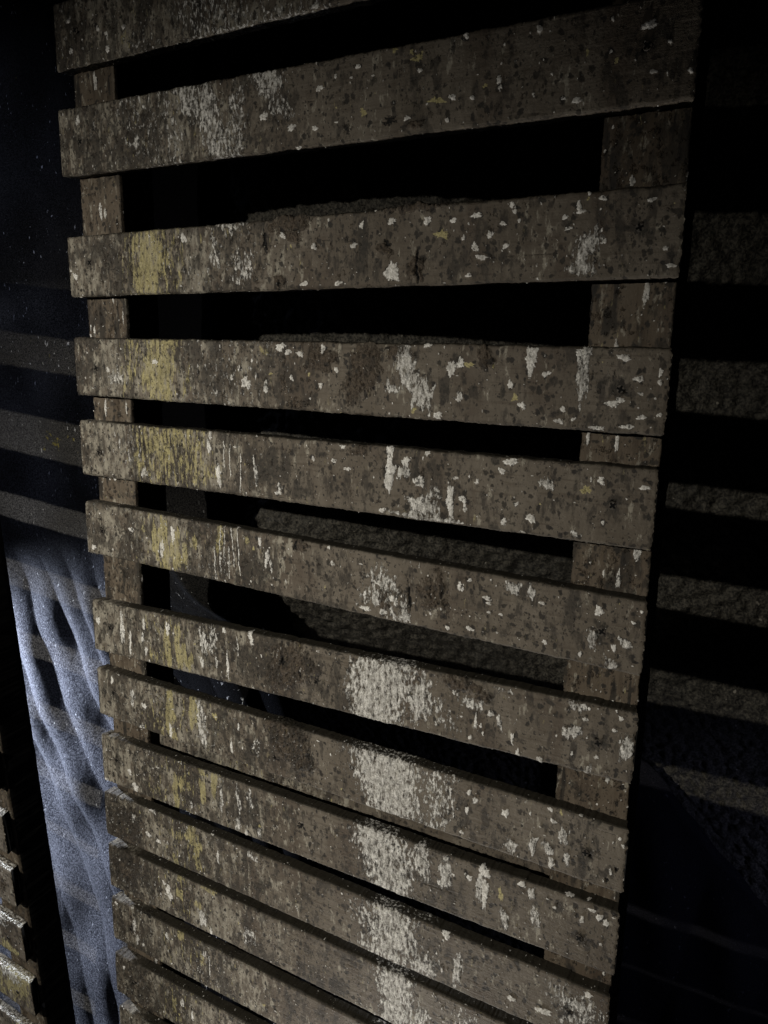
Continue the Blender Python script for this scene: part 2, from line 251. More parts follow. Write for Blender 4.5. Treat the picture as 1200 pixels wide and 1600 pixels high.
# ---- the paint on one board: a canvas unrolled round its edge ----
# paint features per slat: type+slat, x, offset from the slat's top, half sizes, strength
FEATS = 'C1 3.35 0.89 0.871 0.457 0.55;C1 4.91 1.08 0.609 0.272 0.50;C1 2.08 0.84 0.516 0.264 0.35;Y1 1.61 0.78 0.080 0.134 0.50;D1 2.86 0.80 0.181 0.297 0.50;D1 1.70 0.52 0.132 0.265 0.40;W1 5.15 0.97 0.059 0.046 1.00;W1 1.21 0.85 0.048 0.046 1.00;W1 1.01 0.53 0.042 0.041 1.00;W1 1.20 0.65 0.041 0.054 1.00;W1 0.37 0.75 0.044 0.047 1.00;W1 1.58 0.60 0.040 0.040 1.00;W1 0.34 0.31 0.044 0.037 1.00;W1 1.21 0.85 0.042 0.041 1.00;C2 3.30 0.55 0.230 0.568 0.75;C2 2.94 0.16 0.247 0.306 0.70;C2 4.31 0.09 0.274 0.246 0.75;C2 3.65 0.89 0.237 0.305 0.60;C2 3.84 0.40 0.173 0.339 0.55;C2 2.53 0.60 0.258 0.453 0.50;C2 4.58 0.49 0.216 0.148 0.60;C2 1.94 0.40 0.607 0.553 0.40;W2 4.28 0.58 0.067 0.059 1.00;W2 4.45 0.55 0.044 0.033 1.00;W2 4.76 0.77 0.075 0.041 1.00;W2 5.23 0.34 0.061 0.040 1.00;W2 5.15 0.82 0.052 0.028 1.00;W2 0.47 0.21 0.045 0.087 1.00;W2 1.78 0.66 0.034 0.103 1.00;W2 4.87 1.04 0.048 0.029 1.00;W2 5.48 0.23 0.030 0.023 1.00;W2 5.83 0.16 0.038 0.031 1.00;S2 6.37 0.03 0.041 0.037 1.00;S2 6.71 0.18 0.057 0.044 1.00;S2 6.98 0.69 0.087 0.033 1.00;S2 5.92 0.71 0.048 0.035 1.00;S2 6.62 0.11 0.031 0.026 1.00;S2 9.19 0.56 0.021 0.026 1.00;S2 7.63 0.61 0.032 0.018 1.00;K2 5.66 0.86 0.099 0.095 0.50;K2 6.32 0.85 0.149 0.061 0.60;D2 6.67 0.23 0.132 0.095 0.60;D2 6.98 0.25 0.085 0.094 0.60;D2 6.40 0.33 0.054 0.067 0.70;D2 7.18 0.12 0.058 0.100 0.70;D2 6.07 0.36 0.056 0.061 0.70;D2 5.43 0.47 0.070 0.055 0.70;D2 9.70 0.29 0.160 0.154 0.60;D2 9.28 0.90 0.103 0.196 0.70;D2 8.43 0.35 0.044 0.054 0.80;D2 9.79 0.84 0.097 0.076 0.60;D2 8.94 0.52 0.056 0.065 0.60;D2 9.41 0.31 0.086 0.094 0.50;D2 8.51 0.73 0.052 0.068 0.50;W2 9.52 0.27 0.078 0.050 1.00;W2 9.60 0.72 0.053 0.019 1.00;W2 9.99 0.76 0.031 0.031 1.00;W2 7.81 0.57 0.040 0.042 1.00;W2 7.83 0.65 0.032 0.028 1.00;W2 7.20 0.68 0.059 0.029 1.00;W2 7.47 0.72 0.037 0.022 1.00;W2 8.77 0.90 0.073 0.027 1.00;W2 7.14 0.93 0.030 0.026 1.00;W2 8.28 0.12 0.030 0.053 1.00;W2 7.36 0.04 0.037 0.035 1.00;W2 6.57 0.85 0.045 0.027 1.00;W2 6.74 0.33 0.031 0.029 1.00;W2 9.75 0.46 0.026 0.022 1.00;W2 9.12 0.15 0.024 0.025 1.00;W2 8.61 0.86 0.030 0.024 1.00;M2 6.69 0.93 0.135 0.053 1.00;Y3 1.84 0.45 0.355 0.471 1.00;Y3 2.31 0.52 0.411 0.440 0.50;C3 3.49 -0.03 0.370 0.183 0.60;C3 3.28 0.46 0.127 0.281 0.60;C3 3.84 0.63 0.243 0.276 0.55;C3 2.82 0.73 0.397 0.241 0.30;D3 2.82 0.54 0.171 0.335 0.60;D3 3.51 0.24 0.124 0.184 0.60;D3 3.53 0.85 0.125 0.141 0.60;D3 2.32 0.42 0.096 0.292 0.50;K3 4.24 0.28 0.029 0.179 1.00;M3 4.73 0.09 0.389 0.156 1.00;M3 4.78 0.27 0.167 0.087 1.00;M3 6.62 -0.04 0.792 0.103 1.00;M3 6.25 0.52 0.147 0.082 1.00;M3 6.74 0.78 0.141 0.163 1.00;M3 4.49 0.88 0.116 0.118 1.00;K3 6.76 0.77 0.023 0.187 1.00;K3 4.50 0.92 0.029 0.091 0.80;K3 6.30 0.44 0.058 0.057 0.70;W3 6.38 0.81 0.098 0.141 1.00;W3 3.96 0.63 0.048 0.064 1.00;W3 2.66 0.17 0.066 0.067 1.00;W3 4.57 0.24 0.057 0.040 1.00;D3 5.91 0.54 0.131 0.503 0.85;W3 6.36 0.16 0.067 0.040 1.00;W3 6.89 0.19 0.064 0.047 1.00;W3 7.26 0.21 0.044 0.035 1.00;W3 7.58 0.17 0.085 0.030 1.00;S3 7.10 0.37 0.072 0.047 1.00;W3 8.04 0.08 0.041 0.033 1.00;W3 8.14 0.27 0.028 0.022 1.00;W3 7.57 0.55 0.052 0.054 1.00;W3 7.67 0.68 0.077 0.035 1.00;W3 7.77 0.41 0.051 0.038 1.00;W3 7.41 0.43 0.026 0.035 1.00;W3 7.98 0.56 0.042 0.034 1.00;W3 7.50 0.89 0.053 0.024 1.00;W3 8.08 0.16 0.041 0.022 1.00;W3 7.93 0.29 0.041 0.030 1.00;D3 8.24 0.43 0.105 0.097 0.70;D3 7.54 0.21 0.069 0.061 0.70;D3 7.98 0.68 0.058 0.069 0.60;D3 7.12 0.24 0.072 0.078 0.60;C3 9.00 0.61 0.135 0.180 0.80;C3 8.99 0.85 0.188 0.087 0.85;W3 8.87 0.16 0.037 0.057 1.00;W3 8.90 0.22 0.060 0.025 1.00;W3 8.71 0.27 0.046 0.025 1.00;W3 8.76 0.40 0.046 0.022 1.00;D3 8.73 0.35 0.099 0.108 0.60;D3 9.29 0.38 0.216 0.140 0.50;W3 9.19 0.57 0.037 0.028 1.00;W3 9.14 0.09 0.058 0.024 1.00;W3 9.69 0.15 0.055 0.024 1.00;W3 9.88 0.68 0.048 0.021 1.00;W3 9.96 0.87 0.061 0.024 1.00;W3 8.98 0.02 0.029 0.028 1.00;W3 5.90 0.18 0.040 0.050 1.00;W3 5.77 0.44 0.061 0.034 1.00;W3 5.11 0.42 0.043 0.052 1.00;W3 5.52 0.93 0.063 0.035 1.00;W3 4.94 0.92 0.067 0.036 1.00;D3 5.75 0.83 0.083 0.085 0.60;D3 5.41 0.78 0.053 0.104 0.60;D3 8.52 0.12 0.054 0.065 0.60;D3 7.81 0.90 0.085 0.054 0.50;W3 0.16 0.66 0.065 0.053 1.00;Y4 2.04 0.47 0.344 0.501 1.00;Y4 1.39 0.33 0.226 0.426 0.55;Y4 2.60 0.61 0.207 0.308 0.35;Y4 4.20 0.15 0.060 0.076 0.60;C4 0.98 0.67 0.233 0.164 0.60;C4 3.28 0.43 1.043 0.398 0.35;D4 3.28 0.58 0.261 0.350 0.50;D4 2.74 0.71 0.178 0.256 0.50;D4 1.27 0.50 0.091 0.322 0.60;M4 5.92 0.40 0.287 0.446 1.00;M4 5.22 0.24 0.277 0.183 1.00;M4 7.77 0.18 0.132 0.163 1.00;M4 6.48 0.12 0.297 0.086 1.00;M4 4.82 0.93 0.232 0.067 1.00;C4 6.64 0.38 0.147 0.302 0.95;C4 6.89 0.67 0.164 0.216 0.85;C4 6.39 0.60 0.101 0.088 0.70;W4 8.39 0.16 0.091 0.158 1.00;W4 9.04 0.07 0.108 0.053 1.00;C4 9.06 0.30 0.077 0.345 0.85;W4 7.30 0.31 0.083 0.084 1.00;W4 7.43 0.68 0.055 0.059 1.00;S4 7.54 0.26 0.054 0.033 1.00;S4 8.20 0.65 0.042 0.032 1.00;S4 6.75 0.89 0.034 0.031 1.00;D4 7.22 0.61 0.093 0.255 0.85;D4 7.63 0.61 0.090 0.108 0.85;D4 8.03 0.59 0.052 0.090 0.85;D4 7.34 0.19 0.110 0.100 0.70;D4 7.49 0.43 0.054 0.108 0.70;D4 8.68 0.44 0.105 0.086 0.70;D4 9.19 0.29 0.061 0.228 0.60;D4 8.55 0.79 0.058 0.056 0.70;W4 8.13 0.49 0.034 0.065 1.00;W4 9.52 0.12 0.095 0.033 1.00;W4 9.43 0.66 0.075 0.046 1.00;W4 9.71 0.36 0.058 0.037 1.00;W4 9.27 0.96 0.085 0.031 1.00;W4 9.62 0.92 0.074 0.031 1.00;W4 9.95 0.28 0.028 0.044 1.00;W4 9.95 0.39 0.035 0.029 1.00;W4 8.30 0.74 0.059 0.041 1.00;W4 7.12 0.94 0.076 0.043 1.00;W4 9.78 0.80 0.058 0.030 1.00;W4 9.98 0.76 0.032 0.026 1.00;W4 4.50 0.09 0.094 0.056 1.00;W4 4.65 0.16 0.070 0.037 1.00;W4 4.86 0.18 0.068 0.037 1.00;W4 5.27 0.10 0.033 0.082 1.00;W4 3.84 0.64 0.088 0.098 1.00;W4 4.22 0.69 0.049 0.087 1.00;W4 3.56 0.57 0.038 0.040 1.00;W4 3.97 0.30 0.031 0.024 1.00;W4 1.94 0.37 0.058 0.052 1.00;W4 4.70 0.53 0.035 0.047 1.00;W4 8.59 0.34 0.065 0.031 1.00;W4 8.83 0.76 0.040 0.032 1.00;W4 8.79 0.91 0.065 0.028 1.00;W4 6.94 0.01 0.057 0.050 1.00;W4 7.43 0.24 0.063 0.058 1.00;W4 9.75 0.53 0.033 0.019 1.00;W4 9.52 0.61 0.059 0.030 1.00;W4 5.49 0.39 0.043 0.036 1.00;W4 5.22 0.62 0.045 0.037 1.00;W4 0.83 0.54 0.039 0.044 1.00;D4 9.16 0.87 0.054 0.039 0.60;D4 9.59 0.02 0.145 0.074 0.50;Y5 1.90 0.26 0.588 0.492 0.75;Y5 2.69 0.31 0.416 0.373 0.65;Y5 2.94 0.71 0.342 0.214 0.50;C5 1.20 0.42 0.465 0.338 0.35;C5 1.56 0.82 0.091 0.079 0.80;D5 4.13 0.55 0.746 0.458 0.75;D5 4.86 0.83 0.353 0.150 0.70;D5 3.44 0.15 0.196 0.257 0.70;W5 3.26 0.70 0.060 0.180 1.00;W5 4.03 0.63 0.038 0.154 1.00;W5 3.99 0.43 0.019 0.102 1.00;T5 3.38 0.36 0.013 0.208 1.00;T5 3.52 0.45 0.013 0.259 1.00;T5 3.72 0.64 0.013 0.311 1.00;W5 3.07 0.25 0.054 0.094 1.00;W5 3.11 0.07 0.040 0.062 1.00;W5 6.43 0.27 0.082 0.331 1.00;W5 6.40 0.53 0.062 0.093 1.00;W5 6.68 0.20 0.070 0.073 1.00;C5 6.64 0.35 0.100 0.091 0.90;W5 6.90 0.45 0.079 0.091 1.00;D5 6.84 0.30 0.089 0.316 0.85;C5 6.93 0.81 0.217 0.156 0.95;C5 7.14 0.59 0.106 0.090 0.70;C5 7.13 0.86 0.097 0.137 0.85;W5 7.38 0.69 0.057 0.269 1.00;W5 7.56 0.63 0.065 0.044 1.00;W5 7.60 0.75 0.037 0.053 1.00;C5 7.04 0.96 0.489 0.037 1.00;W5 8.22 0.06 0.104 0.050 1.00;W5 8.10 0.19 0.048 0.042 1.00;C5 8.69 0.30 0.083 0.075 0.90;W5 8.53 0.78 0.055 0.068 1.00;W5 8.16 0.87 0.044 0.052 1.00;S5 9.21 0.33 0.047 0.049 1.00;W5 9.39 0.20 0.046 0.048 1.00;W5 7.76 0.37 0.036 0.035 1.00;D5 8.02 0.67 0.445 0.348 0.45;D5 8.99 0.39 0.282 0.288 0.40;W5 7.01 0.04 0.048 0.040 1.00;W5 5.64 0.06 0.044 0.042 1.00;W5 5.48 0.28 0.044 0.033 1.00;W5 5.12 0.28 0.029 0.039 1.00;W5 5.72 0.38 0.065 0.029 1.00;W5 4.46 0.87 0.061 0.041 1.00;W5 4.48 0.77 0.036 0.061 1.00;W5 6.32 0.93 0.063 0.033 1.00;W5 8.42 0.98 0.043 0.026 1.00;W5 9.45 0.72 0.019 0.033 1.00;W5 7.45 0.35 0.037 0.026 1.00;W5 8.32 0.61 0.035 0.030 1.00;D5 7.64 0.31 0.073 0.079 0.70;D5 8.03 0.06 0.088 0.110 0.60;W5 9.91 0.23 0.073 0.027 1.00;C5 9.14 0.91 0.096 0.042 0.60;M5 5.94 0.10 0.160 0.084 1.00;Y6 1.97 0.54 0.067 0.520 1.00;Y6 1.75 0.49 0.060 0.348 0.80;Y6 2.23 0.62 0.087 0.344 0.90;Y6 2.43 0.67 0.050 0.228 0.80;Y6 2.65 0.41 0.085 0.135 0.50;Y6 3.20 0.27 0.054 0.253 0.80;Y6 3.79 0.18 0.032 0.075 0.70;W6 1.90 0.62 0.052 0.151 1.00;W6 2.17 0.32 0.051 0.137 1.00;T6 3.24 0.43 0.014 0.386 1.00;T6 3.34 0.31 0.020 0.328 1.00;T6 3.41 0.62 0.013 0.276 1.00;T6 3.59 0.37 0.013 0.435 1.00;T6 3.09 0.68 0.021 0.279 1.00;T6 3.47 0.34 0.013 0.327 1.00;D6 3.97 0.58 0.575 0.541 0.70;D6 2.75 0.34 0.140 0.168 0.50;W6 4.06 0.16 0.038 0.085 1.00;W6 4.21 0.36 0.038 0.106 1.00;W6 4.28 0.52 0.031 0.107 1.00;W6 4.18 0.49 0.031 0.086 1.00;C6 3.23 0.77 0.203 0.335 0.40;C6 6.24 0.54 0.320 0.298 0.60;W6 6.26 0.44 0.074 0.049 1.00;W6 6.22 0.72 0.053 0.100 1.00;W6 6.04 0.88 0.087 0.041 1.00;W6 6.35 0.87 0.053 0.060 1.00;W6 6.72 0.87 0.062 0.099 1.00;W6 6.49 0.64 0.052 0.059 1.00;C6 6.56 0.77 0.208 0.198 0.60;K6 6.77 0.59 0.025 0.195 1.00;K6 7.12 0.35 0.020 0.143 0.60;K6 4.77 0.10 0.030 0.103 0.90;M6 7.17 0.46 0.245 0.334 1.00;M6 6.35 0.72 0.106 0.199 1.00;M6 4.86 0.12 0.178 0.103 1.00;W6 8.35 0.16 0.062 0.081 1.00;C6 8.34 0.13 0.105 0.072 0.80;C6 8.57 0.15 0.052 0.098 0.80;W6 8.73 0.27 0.042 0.027 1.00;W6 7.96 0.35 0.055 0.037 1.00;W6 7.99 0.42 0.036 0.023 1.00;W6 7.73 0.84 0.066 0.028 1.00;W6 8.00 0.55 0.027 0.023 1.00;W6 7.56 0.26 0.043 0.075 1.00;W6 8.17 0.54 0.027 0.023 1.00;W6 7.39 0.90 0.044 0.029 1.00;W6 7.70 0.14 0.037 0.028 1.00;W6 8.01 0.08 0.018 0.018 1.00;W6 8.80 0.80 0.034 0.036 1.00;W6 9.47 0.23 0.047 0.077 1.00;D6 9.11 0.35 0.164 0.481 0.65;C6 9.41 0.62 0.080 0.122 0.90;C6 9.66 0.91 0.071 0.079 0.90;W6 9.69 0.68 0.039 0.043 1.00;C6 9.83 0.59 0.077 0.060 0.80;W6 9.27 0.86 0.024 0.044 1.00;W6 9.90 0.30 0.034 0.017 1.00;W6 9.99 0.14 0.022 0.025 1.00;D6 8.32 0.42 0.266 0.227 0.35;D6 5.45 0.48 0.341 0.255 0.40;W6 5.45 0.28 0.040 0.035 1.00;W6 5.38 0.04 0.023 0.040 1.00;W6 1.17 0.38 0.063 0.047 1.00;W6 0.17 0.86 0.059 0.049 1.00;W7 0.78 0.45 0.049 0.392 1.00;W7 0.98 0.59 0.032 0.126 1.00;W7 0.97 0.80 0.032 0.140 1.00;W7 1.35 0.27 0.039 0.099 1.00;W7 1.30 0.54 0.031 0.100 1.00;W7 1.38 0.78 0.031 0.113 1.00;W7 0.14 0.40 0.051 0.090 1.00;Y7 1.92 0.60 0.052 0.429 1.00;Y7 2.17 0.43 0.052 0.303 0.90;Y7 2.26 0.72 0.102 0.244 0.90;Y7 2.46 0.80 0.043 0.182 0.80;W7 1.94 0.25 0.045 0.158 1.00;C7 2.79 0.32 0.113 0.236 0.70;C7 2.99 0.28 0.083 0.293 0.70;W7 2.75 0.33 0.057 0.095 1.00;W7 2.74 0.74 0.042 0.108 1.00;W7 3.07 0.68 0.028 0.119 1.00;W7 3.32 0.69 0.027 0.294 1.00;W7 3.26 0.06 0.054 0.046 1.00;W7 3.82 0.02 0.046 0.147 1.00;W7 3.86 0.16 0.039 0.068 1.00;T7 3.53 0.30 0.020 0.173 1.00;D7 3.73 0.49 0.724 0.461 0.70;M7 4.59 0.44 0.555 0.447 1.00;K7 4.50 0.40 0.025 0.168 0.70;K7 4.84 0.50 0.024 0.166 0.60;K7 5.15 0.60 0.059 0.077 0.60;C7 6.37 0.50 0.481 0.629 1.00;C7 5.92 0.38 0.222 0.425 0.70;C7 6.97 0.47 0.254 0.358 0.80;C7 7.34 0.64 0.247 0.254 0.50;D7 6.88 0.51 0.102 0.134 0.50;W7 8.09 0.46 0.042 0.059 1.00;W7 7.87 0.64 0.028 0.109 1.00;W7 7.95 0.68 0.023 0.035 1.00;W7 7.99 0.79 0.019 0.030 1.00;C7 8.22 0.58 0.046 0.117 0.70;W7 8.42 0.75 0.031 0.068 1.00;W7 8.51 0.97 0.040 0.059 1.00;W7 8.83 0.99 0.039 0.068 1.00;W7 7.80 0.90 0.029 0.040 1.00;C7 7.83 0.38 0.189 0.099 0.60;C7 7.58 0.28 0.096 0.040 0.70;C7 8.24 0.07 0.136 0.038 0.70;C7 9.28 0.07 0.123 0.064 0.90;W7 9.44 0.08 0.020 0.023 1.00;W7 9.40 0.24 0.037 0.032 1.00;W7 9.78 0.31 0.031 0.032 1.00;W7 9.85 0.13 0.027 0.040 1.00;C7 9.25 0.47 0.141 0.093 0.80;C7 9.94 0.53 0.093 0.163 0.90;W7 9.26 0.77 0.021 0.033 1.00;D7 9.27 0.75 0.066 0.188 0.80;D7 9.54 0.36 0.161 0.229 0.40;W7 9.58 0.74 0.036 0.028 1.00;M7 7.62 0.13 0.383 0.118 1.00;M7 7.97 0.25 0.140 0.098 1.00;D7 8.67 0.38 0.175 0.333 0.40;W7 8.13 1.10 0.023 0.050 1.00;C7 9.48 0.97 0.049 0.094 0.90;C8 6.49 0.35 0.589 0.604 1.00;C8 7.28 0.37 0.301 0.427 0.60;C8 5.94 0.25 0.168 0.335 0.50;Y8 1.93 0.29 0.060 0.317 0.90;Y8 1.85 0.56 0.053 0.320 0.90;Y8 2.49 0.27 0.087 0.349 0.90;Y8 1.93 0.86 0.105 0.129 0.80;C8 2.65 0.48 0.114 0.375 0.80;W8 1.90 0.83 0.045 0.142 1.00;W8 1.18 1.07 0.095 0.066 1.00;W8 1.16 0.94 0.063 0.053 1.00;W8 0.93 0.51 0.048 0.066 1.00;C8 0.93 0.34 0.064 0.157 0.70;W8 0.41 0.17 0.042 0.079 1.00;W8 1.24 0.49 0.063 0.052 1.00;D8 3.76 0.66 0.462 0.546 0.70;M8 4.57 0.30 0.497 0.526 1.00;K8 4.81 0.01 0.024 0.138 0.50;K8 4.30 0.68 0.076 0.036 0.70;W8 3.51 0.30 0.027 0.073 1.00;W8 3.34 0.72 0.034 0.123 1.00;C8 3.90 0.56 0.092 0.181 0.50;D8 4.96 0.54 0.157 0.349 0.60;W8 7.89 0.28 0.048 0.052 1.00;W8 7.77 0.48 0.039 0.053 1.00;W8 7.79 0.19 0.034 0.042 1.00;W8 7.53 -0.02 0.024 0.026 1.00;W8 7.70 0.87 0.039 0.027 1.00;W8 8.36 0.33 0.050 0.072 1.00;C8 8.46 0.81 0.091 0.104 0.80;C8 8.79 0.69 0.053 0.143 0.90;W8 9.06 0.87 0.052 0.082 1.00;C8 9.21 0.40 0.068 0.109 1.00;C8 8.99 0.67 0.078 0.091 0.90;W8 9.05 0.22 0.043 0.035 1.00;W8 8.72 0.21 0.022 0.030 1.00;W8 9.00 0.05 0.034 0.035 1.00;C8 9.28 0.73 0.042 0.100 0.90;W8 9.42 -0.01 0.033 0.029 1.00;W8 9.95 0.17 0.028 0.024 1.00;W8 10.00 0.26 0.028 0.024 1.00;W8 9.87 0.70 0.024 0.044 1.00;W8 10.06 0.75 0.024 0.024 1.00;D8 9.47 0.69 0.067 0.299 0.85;D8 9.66 0.37 0.081 0.146 0.75;D8 9.86 0.69 0.104 0.147 0.60;D8 8.18 0.08 0.185 0.409 0.35;D8 7.68 0.77 0.049 0.096 0.80;D8 9.06 0.64 0.104 0.081 0.60;C8 7.40 0.82 0.050 0.086 0.80;K8 9.94 0.64 0.032 0.029 0.80;K8 9.83 0.85 0.032 0.040 0.70;S8 2.98 0.24 0.042 0.061 1.00;C9 6.43 0.45 0.456 0.694 1.00;C9 7.10 0.21 0.123 0.392 0.90;C9 7.47 0.35 0.100 0.278 0.90;D9 7.44 0.70 0.100 0.113 0.70;W9 8.10 0.06 0.085 0.118 1.00;W9 8.13 0.43 0.047 0.305 1.00;W9 8.05 0.24 0.038 0.163 1.00;C9 8.04 0.41 0.048 0.219 0.80;W9 7.88 0.27 0.039 0.055 1.00;S9 8.37 0.37 0.028 0.097 1.00;C9 8.45 0.74 0.065 0.142 0.90;C9 8.90 0.55 0.080 0.160 0.80;C9 8.83 0.16 0.053 0.095 0.90;W9 8.68 0.07 0.054 0.053 1.00;W9 9.36 -0.04 0.059 0.061 1.00;W9 9.62 -0.07 0.033 0.040 1.00;W9 9.17 0.26 0.026 0.026 1.00;W9 9.56 0.30 0.037 0.051 1.00;W9 9.79 0.17 0.049 0.051 1.00;W9 9.88 0.22 0.036 0.071 1.00;W9 9.69 0.10 0.049 0.030 1.00;D9 9.21 0.22 0.086 0.135 0.70;D9 8.92 0.33 0.053 0.074 0.70;D9 9.49 0.39 0.050 0.041 0.70;D9 8.65 0.39 0.226 0.213 0.35;Y9 1.95 0.51 0.038 0.239 0.90;Y9 1.97 0.84 0.045 0.161 0.80;Y9 2.13 0.45 0.059 0.198 0.60;Y9 2.62 0.05 0.057 0.090 0.80;Y9 2.63 0.43 0.057 0.260 0.90;Y9 2.90 0.22 0.049 0.257 0.90;Y9 2.29 0.45 0.037 0.105 0.70;D9 3.72 0.54 0.598 0.506 0.75;C9 3.07 0.43 0.042 0.321 0.70;C9 3.47 0.36 0.054 0.253 0.70;C9 3.73 0.28 0.053 0.213 0.80;C9 3.44 0.88 0.054 0.155 0.80;C9 3.93 0.85 0.039 0.127 0.70;W9 2.35 0.81 0.037 0.066 1.00;W9 3.64 0.95 0.033 0.064 1.00;D9 3.04 0.44 0.035 0.386 0.60;D9 4.62 0.37 0.249 0.367 0.50;D9 2.46 0.49 0.058 0.157 0.60;D9 0.98 0.60 0.160 0.343 0.60;W9 0.75 0.61 0.049 0.062 1.00;W9 0.89 0.90 0.072 0.097 1.00;W9 0.08 0.97 0.042 0.035 1.00;K9 4.82 0.42 0.074 0.049 0.80;C10 6.51 0.45 0.434 0.664 0.95;C10 7.10 0.73 0.311 0.239 0.70;C10 6.10 0.82 0.168 0.186 0.60;W10 7.56 0.05 0.080 0.069 1.00;C10 7.76 0.60 0.069 0.291 0.90;C10 7.16 0.82 0.207 0.180 0.80;C10 7.19 -0.13 0.205 0.116 0.60;W10 7.51 0.71 0.030 0.047 1.00;Y10 2.36 0.24 0.146 0.271 0.90;Y10 2.41 0.56 0.058 0.177 0.90;Y10 2.48 0.76 0.058 0.137 0.80;Y10 1.89 0.89 0.045 0.126 0.80;W10 0.84 0.32 0.048 0.085 1.00;C10 1.36 0.01 0.109 0.048 0.80;W10 1.19 0.57 0.063 0.056 1.00;W10 1.46 0.63 0.062 0.042 1.00;D10 1.89 0.57 0.090 0.277 0.80;D10 3.98 0.62 0.235 0.262 0.70;D10 4.78 0.49 0.185 0.382 0.60;D10 3.55 0.47 0.135 0.198 0.50;M10 0.63 0.57 0.489 0.430 1.00;W10 2.96 0.42 0.035 0.121 1.00;C10 3.77 0.12 0.132 0.091 0.70;C10 9.59 0.39 0.421 0.326 0.60;W10 8.65 0.69 0.064 0.045 1.00;W10 9.14 0.67 0.114 0.056 1.00;W10 9.58 0.33 0.084 0.065 1.00;W10 9.75 0.09 0.066 0.043 1.00;C11 6.62 0.39 0.324 0.687 0.95;C11 7.13 0.63 0.156 0.248 0.70;C11 7.85 0.38 0.294 0.301 0.50;W11 1.64 0.41 0.061 0.100 1.00;W11 1.68 0.55 0.069 0.101 1.00;W11 1.54 0.32 0.038 0.050 1.00;C11 2.51 0.69 0.087 0.184 0.90;Y11 1.96 0.08 0.045 0.099 0.70;Y11 1.94 0.40 0.060 0.114 0.80;Y11 2.69 0.00 0.143 0.083 0.90;Y11 2.40 0.46 0.087 0.099 0.50;D11 3.52 0.37 0.202 0.273 0.60;D11 5.54 0.79 0.234 0.327 0.70;M11 0.47 0.32 0.493 0.442 1.00;C11 3.66 0.65 0.200 0.206 0.50;W11 2.95 -0.32 0.035 0.081 1.00;W11 2.71 0.93 0.036 0.085 1.00;D11 5.66 0.21 0.116 0.256 0.60;W12 0.64 0.42 0.049 0.168 1.00;W12 0.71 0.72 0.040 0.123 1.00;W12 0.87 0.77 0.032 0.054 1.00;W12 1.55 0.27 0.046 0.074 1.00;W12 0.14 0.10 0.042 0.046 1.00;W12 0.60 0.00 0.041 0.045 1.00;Y12 1.94 0.08 0.075 0.176 0.80;Y12 2.45 0.41 0.043 0.219 0.50;T12 2.65 0.46 0.021 0.218 1.00;C12 2.54 0.22 0.086 0.087 0.70;C12 6.49 0.06 0.328 0.582 0.90;D12 3.19 -0.07 0.414 0.212 0.40;K12 1.03 0.00 0.111 0.060 0.70;W13 1.89 0.34 0.045 0.107 1.00;W13 2.15 0.53 0.029 0.107 1.00;Y13 1.67 0.49 0.045 0.232 0.60;C13 4.21 -0.21 0.193 0.213 0.60;D13 1.08 0.63 0.471 0.236 0.40;W13 0.27 0.26 0.033 0.048 1.00;K13 0.54 0.50 0.081 0.063 0.60'
FE = {}
for f in FEATS.split(';') + ['Y60 5.4 0.15 0.40 0.50 1', 'Y60 4.6 0.6 0.3 0.5 .7', 'C60 5.0 0.1 0.4 0.3 .7', 'C59 5.1 0.0 0.4 0.3 .6', 'Y59 5.3 0.95 0.3 0.25 .8', 'M58 5.3 0.5 0.4 0.4 .7', 'Y61 5.2 0.3 0.3 0.5 .6']:
    a, *r = f.split(); FE.setdefault(int(a[1:]), []).append((a[0], *map(float, r)))

SC = {1: (.52, .47, 9.57, .5), 2: (.48, .52, 9.5, .47), 3: (.53, .45, 9.58, .44), 4: (.53, .52, 9.51, .49), 5: (.47, .55, 9.53, .49), 6: (.42, .52, 9.52, .5), 7: (.47, .48, 9.59, .53), 8: (.46, .43, 9.54, .54),
      9: (.43, .44, 9.55, .59), 10: (.41, .59, 9.5, .5), 11: (.62, .19, 9.5, .5), 12: (.54, .54, 9.5, .5), 13: (.5, .54, 9.5, .5)}

def stamp(cv, cx, cy, rx_, ry_, val, rng, res, irregular=0.45, mode='max'):
    """one irregular blob, centre and radii in H"""
    n, m_ = cv.shape
    R_ = 1.9
    i0, i1 = int((cy - ry_ * R_) / res), int((cy + ry_ * R_) / res) + 2
    j0, j1 = int((cx - rx_ * R_) / res), int((cx + rx_ * R_) / res) + 2
    i0, j0 = max(i0, 0), max(j0, 0); i1, j1 = min(i1, n), min(j1, m_)
    if i1 <= i0 or j1 <= j0: return
    yy = (np.arange(i0, i1) * res - cy)[:, None] / ry_; xx = (np.arange(j0, j1) * res - cx)[None, :] / rx_
    a = np.arctan2(yy, xx); k = rng.random(6) * 6.28
    rr = np.sqrt(xx * xx + yy * yy)
    wob = 1 + irregular * (0.45 * np.sin(2 * a + k[0]) + 0.35 * np.sin(3 * a + k[1]) + 0.3 * np.sin(5 * a + k[2]) + 0.25 * np.sin(8 * a + k[3]) + 0.2 * np.sin(13 * a + k[4]))
    s = np.clip(1.5 - rr / np.maximum(wob, 0.3), 0, 1) * val      # .5 at the rim
    if mode == 'max': cv[i0:i1, j0:j1] = np.maximum(cv[i0:i1, j0:j1], s)
    else: cv[i0:i1, j0:j1] = np.clip(cv[i0:i1, j0:j1] - s, 0, 1)

